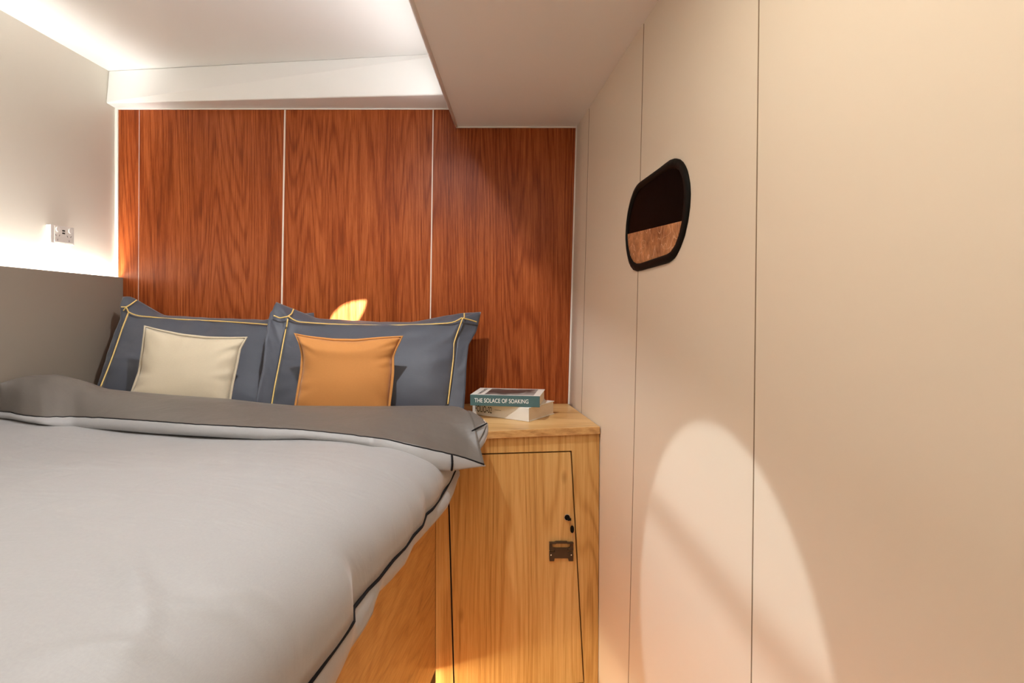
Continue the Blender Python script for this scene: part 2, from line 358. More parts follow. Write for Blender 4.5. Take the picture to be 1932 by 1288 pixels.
rings = [[on_hull(*wz(p), off=-0.002) for p in oo], [on_hull(*wz(p), off=0.005) for p in oo], [on_hull(*wz(p), off=0.008) for p in mid], [on_hull(*wz(p), off=0.002) for p in ii], [on_hull(*wz(p), off=-0.002) for p in ii]]
V = [p for r in rings for p in r]
Fc = [[k*n+i, k*n+(i+1) % n, ((k+1) % 5)*n+(i+1) % n, ((k+1) % 5)*n+i] for k in range(5) for i in range(n)]
o = mesh('window_frame', V, Fc, M['black'], win, smooth=True); o['label'] = 'glossy black window frame'
# glass: dark upper pane and scratched lower pane, coppery reflection painted in its colour
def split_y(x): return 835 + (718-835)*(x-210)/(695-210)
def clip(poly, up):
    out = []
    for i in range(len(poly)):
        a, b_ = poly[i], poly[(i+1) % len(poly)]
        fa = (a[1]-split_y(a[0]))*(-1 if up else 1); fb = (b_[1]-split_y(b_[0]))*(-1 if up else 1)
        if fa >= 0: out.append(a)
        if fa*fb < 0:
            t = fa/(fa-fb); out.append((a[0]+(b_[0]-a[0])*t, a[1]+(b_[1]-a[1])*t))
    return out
m, N, L, b = newmat('night_glass'); b.inputs['Base Color'].default_value = (0.004, 0.003, 0.003, 1); b.inputs['Roughness'].default_value = 0.25; b.inputs['Specular IOR Level'].default_value = 0.02; M['glass'] = m
m, N, L, b = newmat('scratched_pane_reflection')
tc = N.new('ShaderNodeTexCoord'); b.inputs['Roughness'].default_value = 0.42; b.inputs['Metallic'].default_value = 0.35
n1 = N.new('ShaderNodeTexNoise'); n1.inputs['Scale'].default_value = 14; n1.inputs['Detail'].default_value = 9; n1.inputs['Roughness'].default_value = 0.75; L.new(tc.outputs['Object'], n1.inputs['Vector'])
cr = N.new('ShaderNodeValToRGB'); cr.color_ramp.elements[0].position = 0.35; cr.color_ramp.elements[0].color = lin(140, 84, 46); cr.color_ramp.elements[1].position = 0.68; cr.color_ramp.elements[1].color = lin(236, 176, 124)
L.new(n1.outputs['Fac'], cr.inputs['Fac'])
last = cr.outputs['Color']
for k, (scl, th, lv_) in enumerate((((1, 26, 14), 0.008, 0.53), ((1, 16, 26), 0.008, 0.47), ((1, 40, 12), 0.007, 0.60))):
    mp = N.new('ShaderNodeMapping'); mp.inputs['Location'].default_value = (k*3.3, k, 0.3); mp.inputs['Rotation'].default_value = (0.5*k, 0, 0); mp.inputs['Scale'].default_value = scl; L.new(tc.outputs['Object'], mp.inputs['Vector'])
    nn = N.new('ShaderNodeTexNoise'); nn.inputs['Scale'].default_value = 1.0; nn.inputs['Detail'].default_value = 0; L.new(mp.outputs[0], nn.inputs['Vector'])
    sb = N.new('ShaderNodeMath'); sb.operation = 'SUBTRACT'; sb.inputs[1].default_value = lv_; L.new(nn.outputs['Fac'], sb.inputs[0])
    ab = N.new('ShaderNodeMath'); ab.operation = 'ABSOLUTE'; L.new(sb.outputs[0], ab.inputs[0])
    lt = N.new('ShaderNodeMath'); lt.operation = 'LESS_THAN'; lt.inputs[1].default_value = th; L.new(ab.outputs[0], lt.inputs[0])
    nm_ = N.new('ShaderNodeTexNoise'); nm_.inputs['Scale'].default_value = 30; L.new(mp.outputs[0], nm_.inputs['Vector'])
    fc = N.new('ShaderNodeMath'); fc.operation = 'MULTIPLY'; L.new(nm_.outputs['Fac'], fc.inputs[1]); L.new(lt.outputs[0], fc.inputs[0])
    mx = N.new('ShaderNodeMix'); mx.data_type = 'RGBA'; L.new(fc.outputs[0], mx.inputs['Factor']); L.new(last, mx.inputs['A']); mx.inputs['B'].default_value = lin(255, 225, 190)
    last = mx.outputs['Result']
L.new(last, b.inputs['Base Color']); M['pane_reflection'] = m
for nm, up, mt, lb in (('window_pane', True, M['glass'], 'black upper part of the glass'), ('window_reflection', False, M['pane_reflection'], 'scratched lower part of the glass with a painted coppery reflection')):
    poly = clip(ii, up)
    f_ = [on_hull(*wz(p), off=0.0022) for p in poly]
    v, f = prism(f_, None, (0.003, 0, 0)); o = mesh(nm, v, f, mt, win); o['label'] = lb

# ------------------------------------------------------------------ taupe panel with the hidden light strip, power outlet
pan = tag(mesh('headboard_panel', *prism([Vector((-1.728, YR+0.05, Z(-0.62))), Vector((-1.728, YB-0.002, Z(-0.62))), Vector((-1.728, YB-0.002, Z(0.107))), Vector((-1.728, 1.9, Z(0.121))), Vector((-1.728, YR+0.05, Z(0.14)))], None, (0.012, 0, 0)), M['panel']),
    'smooth taupe panel along the left wall above the bed, glowing along its top edge', 'wall panel'); bevel(pan, 0.002)
tag(mesh('led_strip', *box(-1.7485, -1.730, YR+0.1, YB-0.01, Z(0.070), Z(0.078)), M['led']), 'bright white light strip hidden behind the top of the taupe panel', 'light strip')
def on_left(x, y, off=0.0):
    Y = (XL+off)*F/(x-CX); return P(x, y, Y)
oz = lambda px, py: (60+px/8.05, 400+py/8.05)
out = empty('power_outlet', on_left(117, 464), 'white double power outlet with two switches and charging ports on the left wall', 'power outlet')
d = 0.020
c4 = [on_left(*oz(*p), off=d) for p in ((288, 178), (645, 245), (645, 516), (288, 456))]
# square the plate up: axis aligned on the wall
ya, yb = c4[0].y, c4[1].y; zt = (c4[0].z+c4[1].z)/2; zl = (c4[2].z+c4[3].z)/2
yy = lambda t: ya+(yb-ya)*t
zz = lambda t: zl+(zt-zl)*t
bevel(mesh('mounting_block', *box(XL+0.0005, XL+d-0.005, ya+0.001, yb-0.001, zl+0.001, zt-0.001), M['plate'], out), 0.002)
bevel(mesh('face_plate', *box(XL+d-0.005, XL+d, ya, yb, zl, zt), M['plate'], out), 0.0015)
# a second, slightly raised insert edge
mesh('plate_insert', *box(XL+d, XL+d+0.0012, yy(0.15), yy(0.96), zz(0.08), zz(0.95)), M['plate'], out)
xf = XL+d+0.0012
def disc(cy, cz, r, x, h, seg=20, sz=1.0):
    v = [Vector((x, cy+r*math.cos(a), cz+r*sz*math.sin(a))) for a in [2*math.pi*k/seg for k in range(seg)]]
    return prism(v, None, (h, 0, 0))
for cy_ in (0.27, 0.80):
    s = mesh('switch_rocker', *disc(yy(cy_), zz(0.78), 0.0095, xf, 0.003), M['bead'], out)
for cz_ in (0.74, 0.60):
    mesh('charging_port', *box(xf, xf+0.0004, yy(0.46), yy(0.58), zz(cz_)-0.0028, zz(cz_)+0.0028), M['slot'], out)
for cy_ in (0.27, 0.76):
    for (dy, dz, an) in ((-0.0085, 0.005, 0.5), (0.0085, 0.005, -0.5), (0, -0.012, 0)):
        c = Vector((xf, yy(cy_)+dy, zz(0.38)+dz)); ey = Vector((0, math.cos(an), math.sin(an)))*0.0018; ez = Vector((0, -math.sin(an), math.cos(an)))*0.0075
        mesh('socket_slot', *frame_box(c-ey/2-ez/2, Vector((0.0003, 0, 0)), ey, ez), M['slot'], out)

# ------------------------------------------------------------------ bed base, mattress
def bedx(Y): return -0.281 - 0.10*(1.934-Y)
base = empty('bed', (-1.0, 1.0, 0.0), 'honey wood veneered bunk bed with a lit recess at its foot', 'bed')
v, f = prism([Vector((bedx(Y), Y, Z(-1.23))) for Y in (1.93, 0.0)] + [Vector((bedx(Y)-0.018, Y, Z(-1.23))) for Y in (0.0, 1.93)], None, (0, 0, 0.63))
mesh('side_panel', v, f, M['oaky'], base)
v, f = prism([Vector((bedx(Y)-0.10, Y, 0.001)) for Y in (1.93, 0.0)] + [Vector((bedx(Y)-0.12, Y, 0.001)) for Y in (0.0, 1.93)], None, (0, 0, 0.185))
mesh('plinth', v, f, M['oaky'], base)
v, f = prism([Vector((bedx(Y)-0.005, Y, Z(-0.62))) for Y in (1.93, 0.0)] + [Vector((-1.70, 0.0, Z(-0.62))), Vector((-1.70, 2.49, Z(-0.62))), Vector((-0.29, 2.49, Z(-0.62))), Vector((-0.29, 1.93, Z(-0.62)))], None, (0, 0, 0.018))
mesh('deck_board', v, f, M['oaky'], base)
v, f = prism([Vector((bedx(Y)-0.018, Y, Z(-1.23)+0.001)) for Y in (1.93, 0.0)] + [Vector((bedx(Y)-0.12, Y, Z(-1.23)+0.001)) for Y in (0.0, 1.93)], None, (0, 0, 0.012))
mesh('bottom_board', v, f, M['oaky'], base)
tag(mesh('led_strip', *prism([Vector((bedx(Y)-0.04, Y, Z(-1.235))) for Y in (1.92, 0.3)] + [Vector((bedx(Y)-0.05, Y, Z(-1.235))) for Y in (0.3, 1.92)], None, (0, 0, 0.004)), M['ledw']),
    'warm light strip under the lower edge of the wooden bunk side', 'light strip')
v, f = prism([Vector((bedx(Y)-0.09, Y, Z(-0.60))) for Y in (1.90, 0.05)] + [Vector((-1.70, 0.05, Z(-0.60))), Vector((-1.70, 2.47, Z(-0.60))), Vector((-0.31, 2.47, Z(-0.60)))], None, (0, 0, 0.10))
o = tag(mesh('mattress', v, f, M['matt']), 'mattress under the duvet and pillows', 'mattress'); bevel(o, 0.04, 4)

# ------------------------------------------------------------------ duvet
rz = lambda p: (540+p[0]/2.875, 840+p[1]/2.875)
pip_px = [(858, 888), (850, 905), (843, 918), (829, 941), (815, 961), (803, 971), (796, 993), (780, 1010), (763, 1034), (742, 1056), (714, 1092), (693, 1113), (665, 1149), (666, 1174), (655, 1191), (627, 1230), (585, 1287), (500, 1400), (330, 1640)]
hem_px = [(872, 884), (863, 905), (855, 930), (843, 957), (822, 982), (799, 1007), (777, 1031), (763, 1063), (738, 1092), (712, 1118), (702, 1157), (683, 1191), (660, 1223), (632, 1287), (560, 1400), (400, 1640)]
def zpip(y): return float(np.interp(y, [888, 1000, 1150, 1287, 1640], [-0.555, -0.585, -0.615, -0.64, -0.66]))
def zhem(y): return float(np.interp(y, [884, 1000, 1150, 1287, 1640], [-0.575, -0.62, -0.655, -0.70, -0.72]))
pipP = [Pz(x, y, zpip(y)) for x, y in pip_px]; hemP = [Pz(x, y, zhem(y)) for x, y in hem_px]
def curve(pts):
    pts = sorted(pts, key=lambda p: p.y); ys = [p.y for p in pts]
    def fn(Y):
        if Y > ys[-1]: return Vector((pts[-1].x+(Y-ys[-1])*0.1, Y, pts[-1].z))
        return Vector((float(np.interp(Y, ys, [p.x for p in pts])), Y, float(np.interp(Y, ys, [p.z for p in pts]))))
    return fn
fp, fh = curve(pipP), curve(hemP)
def sstep(a, b, x): t = max(0, min(1, (x-a)/(b-a))); return t*t*(3-2*t)
def ztop(X, Y):
    z = -0.398 - 0.022*sstep(1.35, 1.75, Y) + 0.035*sstep(-1.2, -1.7, X)*sstep(1.2, 1.8, Y)
    z += 0.010*fnoise(X*1.6, Y*2.2, 1.3) + 0.0018*fnoise(X*4, Y*7, 4.3)
    # creases towards the near corner of the drape
    for (ax, ay, dx, dy, ln, am, wd) in ((-0.52, 0.80, 0.45, -0.9, 0.09, 0.0085, 0.014), (-0.46, 0.86, 0.9, 0.45, 0.07, 0.0085, 0.012), (-0.58, 0.86, 0.6, -0.8, 0.08, 0.0085, 0.012), (-0.50, 0.74, 0.9, 0.5, 0.08, 0.0085, 0.013), (-0.42, 0.93, 0.9, 0.35, 0.06, 0.0085, 0.010)):
        l = math.hypot(dx, dy); ux, uy = dx/l, dy/l; a_ = (X-ax)*ux+(Y-ay)*uy; c_ = -(X-ax)*uy+(Y-ay)*ux
        z += am*math.exp(-(a_/ln)**2)*math.exp(-((c_+0.15*a_*a_/ln)/wd)**2)
    return z + H
duv = empty('duvet', (-0.95, 1.1, Z(-0.46)), 'pale grey duvet folded back to its dark taupe underside below the pillows', 'duvet')
NY = 190; rows = []; W = 0.40
for i in range(NY+1):
    Y = 0.30 + (1.93-0.30)*i/NY
    p = fp(Y); h = fh(Y); Xe = p.x; Xs = sum(fp(Y+q*0.03).x for q in range(-6, 7))/13-W; row = []
    for j in range(71):
        X = -1.708 + (Xs+1.708)*j/70; row.append(Vector((X, Y, ztop(X, Y))))
    for j in range(1, 37):
        a_ = math.pi/2*j/36; X = Xs+W*math.sin(a_)+(Xe-Xs-W)*math.sin(a_)**14; zt_ = ztop(X, Y)
        rip = 0.006*fnoise(Y*9, a_*1.2, 2.2)*math.sin(a_)**2
        row.append(Vector((X+rip*math.sin(a_), Y, p.z+(zt_-p.z)*math.cos(a_)**0.62+rip*math.cos(a_))))
    rows.append(row)
o = mesh('top_panel', *ribbon_grid(rows), M['duvet'], duv, smooth=True); solid(o, 0.004, 0)
# border below the piping, with the loose outer edge
rows = []
for i in range(NY+1):
    Y = 0.30 + (1.93-0.30)*i/NY
    p = fp(Y); h = fh(Y); row = []
    for j in range(9):
        t = j/8; q = p.lerp(h, t); q.x += 0.004*math.sin(math.pi*t)+0.002*fnoise(Y*14, t*2, 7)*t; row.append(q)
    rows.append(row)
o = mesh('border', *ribbon_grid(rows), M['duvet'], duv, smooth=True); solid(o, 0.003, 0)
pp = [fp(0.30+(1.895-0.30)*i/160) for i in range(161)]
pp = [Vector((p.x+0.001, p.y, p.z+0.001)) for p in pp]
o = mesh('piping', *tube(pp, 0.0042, 8), M['cord'], duv, smooth=True); o['label'] = 'black piping along the edge of the duvet'

# folded back flap
crest = [(-3, 724), (30, 714), (60, 708), (110, 706), (160, 718), (200, 733), (245, 738), (330, 745), (430, 752), (500, 760), (560, 765), (700, 766), (800, 765), (845, 765), (868, 767), (886, 777)]
Fpx = [(-3, 776), (20, 778), (39, 783), (78, 787), (140, 786), (207, 789), (285, 794), (362, 800), (500, 807), (573, 811), (652, 819), (731, 829), (790, 843), (849, 856), (880, 864), (914, 876)]
Gpx = [(-3, 787), (20, 789), (52, 795), (103, 803), (150, 806), (207, 809), (285, 816), (388, 822), (500, 828), (573, 826), (652, 834), (691, 840), (731, 851), (770, 867), (810, 883), (846, 888), (869, 884), (916, 878)]
NF = 150
def rowpx(pts, n=NF+1):
    # sample uniformly in x
    xs = np.linspace(pts[0][0], pts[-1][0], n); a = sorted(pts)
    ys = np.interp(xs, [p[0] for p in a], [p[1] for p in a])
    for _ in range(2): ys = np.concatenate([[ys[0]], (ys[:-2]+2*ys[1:-1]+ys[2:])/4, [ys[-1]]])
    return list(zip(xs, ys))
cr_, fr_, gr_ = rowpx(crest), rowpx(Fpx), rowpx(Gpx)
zF = lambda x: float(np.interp(x, [0, 140, 500, 700, 790, 849, 914], [-0.357, -0.373, -0.385, -0.402, -0.432, -0.458, -0.495]))
C3, F3, G3, B3 = [], [], [], []
for k in range(NF+1):
    x, y = cr_[k]; Y = float(np.interp(x, [-3, 60, 120, 200, 800, 868, 886], [1.885, 1.955, 1.99, 2.0, 2.0, 1.97, 1.93]))
    C3.append(P(x, y, Y))
    x, y = fr_[k]; z = zF(x); Y = z*F/(CY-y)
    Y = min(Y, 1.706*F/(CX-x)) if x < 100 else Y
    q = P(x, y, Y); q.z += 0.0015*fnoise(x/14.0, 3, 3); F3.append(q)
    x, y = gr_[k]; Yg = F3[-1].y - 0.012*(1-sstep(0.9, 1.0, k/NF))
    G3.append(P(x, y, Yg))
    c = C3[-1]; B3.append(Vector((c.x, c.y+0.022, c.z-0.07)))
rows = []
for j in range(7):                                     # rolls over the crest and down behind
    t = j/6; a_ = math.pi/2*(1-t); rows.append([b_.lerp(c, 0) + Vector((0, (c.y-b_.y)*(1-math.cos(math.pi/2*t)), (c.z-b_.z)*math.sin(math.pi/2*t))) for b_, c in zip(B3, C3)])
NR = 34
for j in range(1, NR+1):
    t = j/NR; r = []
    for k in range(NF+1):
        c, f_ = C3[k], F3[k]; s = k/NF
        q = c.lerp(f_, t); q.z += 0.016*math.sin(math.pi*t)**0.8*(1-0.4*t)
        q.z += 0.004*fnoise(q.x*3, q.y*9, 5.5)*math.sin(math.pi*t) + 0.0035*fnoise(q.x*9+q.y*14, q.y*3, 8.5)*math.sin(math.pi*t)*sstep(0.7, 1.0, s)*2.5
        r.append(q)
    rows.append(r)
o = mesh('folded_flap', *ribbon_grid(rows), M['flap'], duv, smooth=True); solid(o, 0.003, -1); o['label'] = 'dark taupe turned back flap of the duvet'
rows = []
for j in range(13):
    t = j/12; r = []
    for k in range(NF+1):
        q = F3[k].lerp(G3[k], t); am = 0.006*math.sin(math.pi*t)*(1-sstep(0.9, 1.0, k/NF))
        q.y -= am; q.z += 0.001*fnoise(q.x*12, t*3, 6)*math.sin(math.pi*t)
        r.append(q)
    rows.append(r)
for j in range(1, 6): rows.append([Vector((g_.x, g_.y+0.03*j/5*(1-sstep(0.9, 1.0, k/NF)), g_.z+0.012*math.sin(j/5*1.5)*(1-sstep(0.88, 0.98, k/NF)))) for k, g_ in enumerate(G3)])
o = mesh('flap_border', *ribbon_grid(rows), M['duvet'], duv, smooth=True); solid(o, 0.002, 1); o['label'] = 'pale border of the turned back flap'
o = mesh('piping', *tube([Vector((p.x, p.y-0.001, p.z)) for p in F3], 0.0024, 8), M['cord'], duv, smooth=True)
# short upright piping across the border
kk = min(range(NF+1), key=lambda k: abs(fr_[k][0]-850))
pts = []
for j in range(9):
    t = j/8; q = F3[kk].lerp(G3[kk], t); q.y -= 0.010*math.sin(math.pi*t)+0.004; q.x += 0.003*math.sin(t*3)-0.004*t; pts.append(q)
mesh('piping', *tube(pts, 0.0034, 8), M['cord'], duv, smooth=True)
# layer below the flap that peeps out at its right end
q3 = lambda px, py, Y: P(820+px/5.367, 680+py/5.367, Y)
def fan(name, left, right, mat, nn=14, m_=8, bulge=0.006):
    a = [q3(*p) for p in left]; b_ = [q3(*p) for p in right]
    a = smooth_poly([tuple(v) for v in a], nn, 1); b_ = smooth_poly([tuple(v) for v in b_], nn, 1); R = []
    for i in range(nn):
        r = []
        for j in range(m_+1):
            t = j/m_; q = a[i].lerp(b_[i], t); q.y -= bulge*math.sin(math.pi*t); r.append(q)
        R.append(r)
    o = mesh(name, *ribbon_grid(R), mat, duv, smooth=True); solid(o, 0.002, 1); return o
fan('corner_fold', [(340, 505, 1.95), (350, 600, 1.90), (372, 712, 1.86)], [(362, 512, 1.95), (470, 575, 1.90), (533, 632, 1.86)], M['flap'])
fan('corner_fold', [(372, 712, 1.86), (405, 770, 1.85), (430, 830, 1.84)], [(533, 632, 1.86), (495, 725, 1.85), (445, 830, 1.845)], M['duvet'], bulge=0.002)
fan('corner_fold', [(533, 632, 1.865), (490, 740, 1.86), (425, 830, 1.85), (440, 890, 1.85)], [(534, 634, 1.865), (543, 720, 1.86), (505, 830, 1.855), (455, 905, 1.85)], M['duvet'], bulge=0.004)
mesh('piping', *tube(smooth_poly([tuple(q3(*p)) for p in ((376, 712, 1.853), (450, 672, 1.85), (533, 634, 1.855))], 12), 0.002, 6), M['cord'], duv, smooth=True)
mesh('piping', *tube(smooth_poly([tuple(q3(*p)) for p in ((495, 600, 1.86), (533, 640, 1.86), (543, 715, 1.86), (515, 815, 1.855), (455, 900, 1.85))], 18), 0.0016, 6), M['ivory'], duv, smooth=True)

# ------------------------------------------------------------------ pillows and cushions
def coons(bt, bb, bl, br):
    """bt, bb left->right; bl, br top->bottom; returns grid [v][u]"""
    nu, nv = len(bt), len(bl); G = []
    for j in range(nv):
        t = j/(nv-1); r = []
        for i in range(nu):
            s = i/(nu-1)
            p = bt[i]*(1-t)+bb[i]*t + bl[j]*(1-s)+br[j]*s - (bt[0]*(1-s)*(1-t)+bt[-1]*s*(1-t)+bb[0]*(1-s)*t+bb[-1]*s*t)
            r.append(p)
        G.append(r)
    return G
def puff(G, front, back, pw=0.55, wr=0.0, seed=0.0, nrm=None):
    nv, nu = len(G), len(G[0])
    c = (G[0][-1]-G[0][0]).cross(G[-1][0]-G[0][0]); nrm = c.normalized()
    if nrm.y > 0: nrm = -nrm                            # towards the camera
    Fr, Bk = [], []
    for j in range(nv):
        a, b_ = [], []
        for i in range(nu):
            s, t = i/(nu-1), j/(nv-1)
            e = max(0, (4*s*(1-s)))**pw * max(0, (4*t*(1-t)))**pw
            ed = min(s, 1-s, t, 1-t)
            w = 0
            if wr:
                a1 = math.atan2(t-0.5, s-0.5)
                w = wr*fnoise(a1*5.5, seed, ed*3)*math.exp(-(ed/0.13)**2)*min(1, ed/0.02) + wr*0.5*fnoise(s*3, t*3, seed)*min(1, ed/0.1)
            a.append(G[j][i]+nrm*(front*e+w)); b_.append(G[j][i]-nrm*(back*e))
        Fr.append(a); Bk.append(b_)
    V = [p for r in Fr for p in r]; nF = len(V); idx = {}
    Fc = [[j*nu+i, j*nu+i+1, (j+1)*nu+i+1, (j+1)*nu+i] for j in range(nv-1) for i in range(nu-1)]
    for j in range(nv):
        for i in range(nu):
            if i in (0, nu-1) or j in (0, nv-1): idx[(j, i)] = j*nu+i
            else: idx[(j, i)] = len(V); V.append(Bk[j][i])
    Fc += [[idx[(j, i)], idx[(j+1, i)], idx[(j+1, i+1)], idx[(j, i+1)]] for j in range(nv-1) for i in range(nu-1)]
    return V, Fc, Fr, nrm
SH = [0.0, 0.0]
def deep(x, y, Y): return P(x, y, Y + SH[0] + SH[1]*max(0, min(1, (y-600)/200)))
def side(pts, n): return [Vector(p) for p in resample([tuple(deep(*p)) for p in pts], n)]
def sm(q, it): 
    for _ in range(it): q = [q[0]] + [(q[i-1]+q[i]*2+q[i+1])/4 for i in range(1, len(q)-1)] + [q[-1]]
    return q
def pillow(name, label, cat, T, B, Lf, R, oT, oB, oL, oR, front, back, mat, group):
    """inner (stitched) outline and outer flange outline, both as pixel + depth polylines"""
    nu, nv = 61, 41
    t, b_, l, r = (sm(side(x, k), 2) for x, k in ((T, nu), (B, nu), (Lf, nv), (R, nv)))
    ot, ob, ol, orr = (sm(side(x, k), 1) for x, k in ((oT, nu), (oB, nu), (oL, nv), (oR, nv)))
    G = coons(t, b_, l, r); V, Fc, Fr, nrm = puff(G, front, back, 0.5, 0.010, seed=front*77)
    root = empty(name, ((b_[0]+b_[-1])/2), label, cat, group)
    mesh('pillowcase', V, Fc, mat, root, smooth=True)
    loop = t + r[1:] + b_[::-1][1:] + l[::-1][1:-1]
    oloop = ot + orr[1:] + ob[::-1][1:] + ol[::-1][1:-1]
    n = len(loop); rings = []
    for k in range(8):
        q = k/7; rr = []
        for i in range(n):
            p = loop[i].lerp(oloop[i], q)
            p = p + nrm*(0.006*fnoise(i*0.34, q*1.5, front*50)*q)
            rr.append(p)
        rings.append(rr)
    V = [p for r_ in rings for p in r_]
    Fc = [[k*n+i, k*n+(i+1) % n, (k+1)*n+(i+1) % n, (k+1)*n+i] for k in range(7) for i in range(n)]
    o = mesh('flange', V, Fc, mat, root, smooth=True); solid(o, 0.004, 0)
    return root, loop, oloop, nrm
SH[:] = [0.015, 0.035]
# left pillow (behind)
r1, lp1, ol1, n1_ = pillow('bed_pillow', 'slate grey pillow with gold edging in the left corner behind the cream cushion', 'pillow',
    [(243, 591, 2.33), (262, 597, 2.35), (330, 600, 2.37), (420, 605, 2.38), (505, 611, 2.38), (552, 612, 2.38)],
    [(178, 778, 2.12), (300, 800, 2.13), (420, 805, 2.14), (520, 805, 2.17)],
    [(243, 591, 2.33), (222, 640, 2.27), (205, 690, 2.20), (178, 778, 2.12)],
    [(552, 612, 2.38), (545, 650, 2.36), (535, 720, 2.30), (520, 805, 2.19)],
    [(232, 560, 2.36), (246, 559, 2.37), (262, 568, 2.40), (310, 596, 2.42), (420, 601, 2.43), (500, 604, 2.43), (540, 594, 2.44), (592, 590, 2.44)],
    [(165, 790, 2.12), (300, 812, 2.13), (420, 815, 2.14), (540, 812, 2.17)],
    [(232, 560, 2.36), (226, 575, 2.34), (229, 600, 2.33), (208, 650, 2.27), (193, 700, 2.20), (165, 790, 2.12)],
    [(592, 590, 2.44), (594, 612, 2.42), (575, 700, 2.34), (545, 812, 2.2)],
    0.075, 0.025, M['pillow'], 'slate bed pillows')
# right pillow (in front)
r2, lp2, ol2, n2_ = pillow('bed_pillow', 'slate grey pillow with gold edging standing behind the orange cushion', 'pillow',
    [(543, 599, 2.26), (560, 607, 2.28), (620, 610, 2.30), (720, 612, 2.31), (800, 611, 2.31), (858, 607, 2.31), (873, 600, 2.31)],
    [(508, 792, 2.08), (600, 802, 2.08), (750, 800, 2.09), (840, 783, 2.10)],
    [(543, 599, 2.26), (538, 625, 2.24), (526, 690, 2.17), (508, 792, 2.08)],
    [(873, 600, 2.31), (863, 635, 2.28), (858, 680, 2.22), (851, 730, 2.16), (840, 783, 2.10)],
    [(521, 570, 2.30), (532, 575, 2.31), (556, 584, 2.33), (600, 602, 2.35), (720, 608, 2.36), (785, 608, 2.36), (825, 599, 2.37), (865, 592, 2.37), (907, 589, 2.37)],
    [(474, 800, 2.04), (600, 815, 2.08), (750, 806, 2.09), (874, 786, 2.10)],
    [(521, 570, 2.30), (510, 592, 2.25), (503, 620, 2.20), (496, 690, 2.13), (474, 800, 2.04)],
    [(907, 589, 2.37), (899, 625, 2.33), (884, 650, 2.28), (880, 690, 2.22), (878, 740, 2.16), (874, 786, 2.10)],
    0.085, 0.03, M['pillow'], 'slate bed pillows')
def cordpx(root, pts, off=0.0, r=0.0028, it=2):
    q = [tuple(deep(x, y, Y-off)) for x, y, Y in pts]
    mesh('gold_cord', *tube(smooth_poly(q, max(10, len(q)*7), it), r, 6), M['gold'], root, smooth=True)
cordpx(r1, [(222+20, 590, 2.325), (231, 618, 2.285), (214, 668, 2.22), (203, 697, 2.18), (190, 729, 2.13)], 0.012)
cordpx(r1, [(242, 588, 2.33), (249, 593, 2.33), (262, 596, 2.345), (330, 602, 2.36), (420, 606, 2.37), (505, 612, 2.37)], 0.012)
cordpx(r1, [(229, 579, 2.33), (238, 579, 2.33), (247, 574, 2.345), (258, 566, 2.37)], 0.012)
cordpx(r1, [(233, 586, 2.33), (238, 579, 2.33), (243, 590, 2.33)], 0.012)
cordpx(r2, [(543, 601, 2.25), (541, 615, 2.25), (537, 632, 2.235), (528, 680, 2.18), (518, 730, 2.13), (509, 785, 2.08)], 0.012)
cordpx(r2, [(545, 597, 2.25), (557, 607, 2.265), (620, 611, 2.29), (720, 614, 2.30), (800, 612, 2.30), (856, 609, 2.30), (872, 599, 2.30)], 0.012)
cordpx(r2, [(516, 595, 2.24), (528, 600, 2.25), (543, 597, 2.25), (550, 592, 2.27), (554, 583, 2.30)], 0.012)
cordpx(r2, [(873, 600, 2.30), (862, 630, 2.28), (856, 648, 2.26), (855, 680, 2.22), (850, 720, 2.17), (845, 762, 2.13)], 0.014, 0.0028)
cordpx(r2, [(873, 600, 2.30), (886, 603, 2.32), (899, 607, 2.34)], 0.012)
cordpx(r2, [(876, 591, 2.34), (876, 599, 2.31)], 0.012, it=0)

SH[:] = [0.035, 0.02]
def cushion(label, T, B, Lf, R, front, back, mat, wmat, seed):
    nu = nv = 41
    t, b_, l, r = (sm(side(x, k), 2) for x, k in ((T, nu), (B, nu), (Lf, nv), (R, nv)))
    G = coons(t, b_, l, r); V, Fc, Fr, nrm = puff(G, front, back, 0.5, 0.011, seed=seed)
    root = empty('throw_cushion', ((b_[0]+b_[-1])/2), label, 'cushion', 'throw cushions on the bed')
    mesh('cushion_cover', V, Fc, mat, root, smooth=True)
    loop = t + r[1:] + b_[::-1][1:] + l[::-1][1:-1]
    c = sum(loop, Vector())/len(loop)
    out = [p + (p-c).normalized()*0.009 for p in loop]
    n = len(loop); V = loop+out
    o = mesh('welt', V, [[i, (i+1) % n, n+(i+1) % n, n+i] for i in range(n)], wmat, root, smooth=True); solid(o, 0.005, 0)
    return root
cushion('cream square cushion leaning on the left pillow',
    [(275, 617, 2.09), (300, 624, 2.09), (345, 634, 2.10), (390, 639, 2.10), (430, 639, 2.10), (463, 638, 2.10)],
    [(233, 790, 2.00), (330, 800, 2.01), (425, 806, 2.02)],
    [(275, 617, 2.09), (271, 660, 2.07), (266, 700, 2.05), (252, 738, 2.02), (233, 790, 2.00)],
    [(463, 638, 2.10), (450, 660, 2.08), (444, 690, 2.06), (436, 725, 2.04), (430, 765, 2.02), (425, 806, 2.02)],
    0.060, 0.03, M['cream'], M['cream'], 3.3)
cushion('orange square cushion leaning on the right pillow',
    [(558, 631, 2.04), (585, 637, 2.04), (630, 643, 2.05), (670, 644, 2.05), (715, 639, 2.05), (757, 636, 2.05)],
    [(552, 806, 1.98), (640, 812, 1.98), (728, 808, 1.98)],
    [(558, 631, 2.04), (568, 652, 2.03), (573, 672, 2.03), (571, 700, 2.02), (563, 745, 2.00), (552, 806, 1.98)],
    [(757, 636, 2.05), (745, 660, 2.04), (739, 675, 2.04), (739, 705, 2.02), (734, 750, 2.00), (728, 808, 1.98)],
    0.060, 0.03, M['orange'], M['oweld'], 8.1)

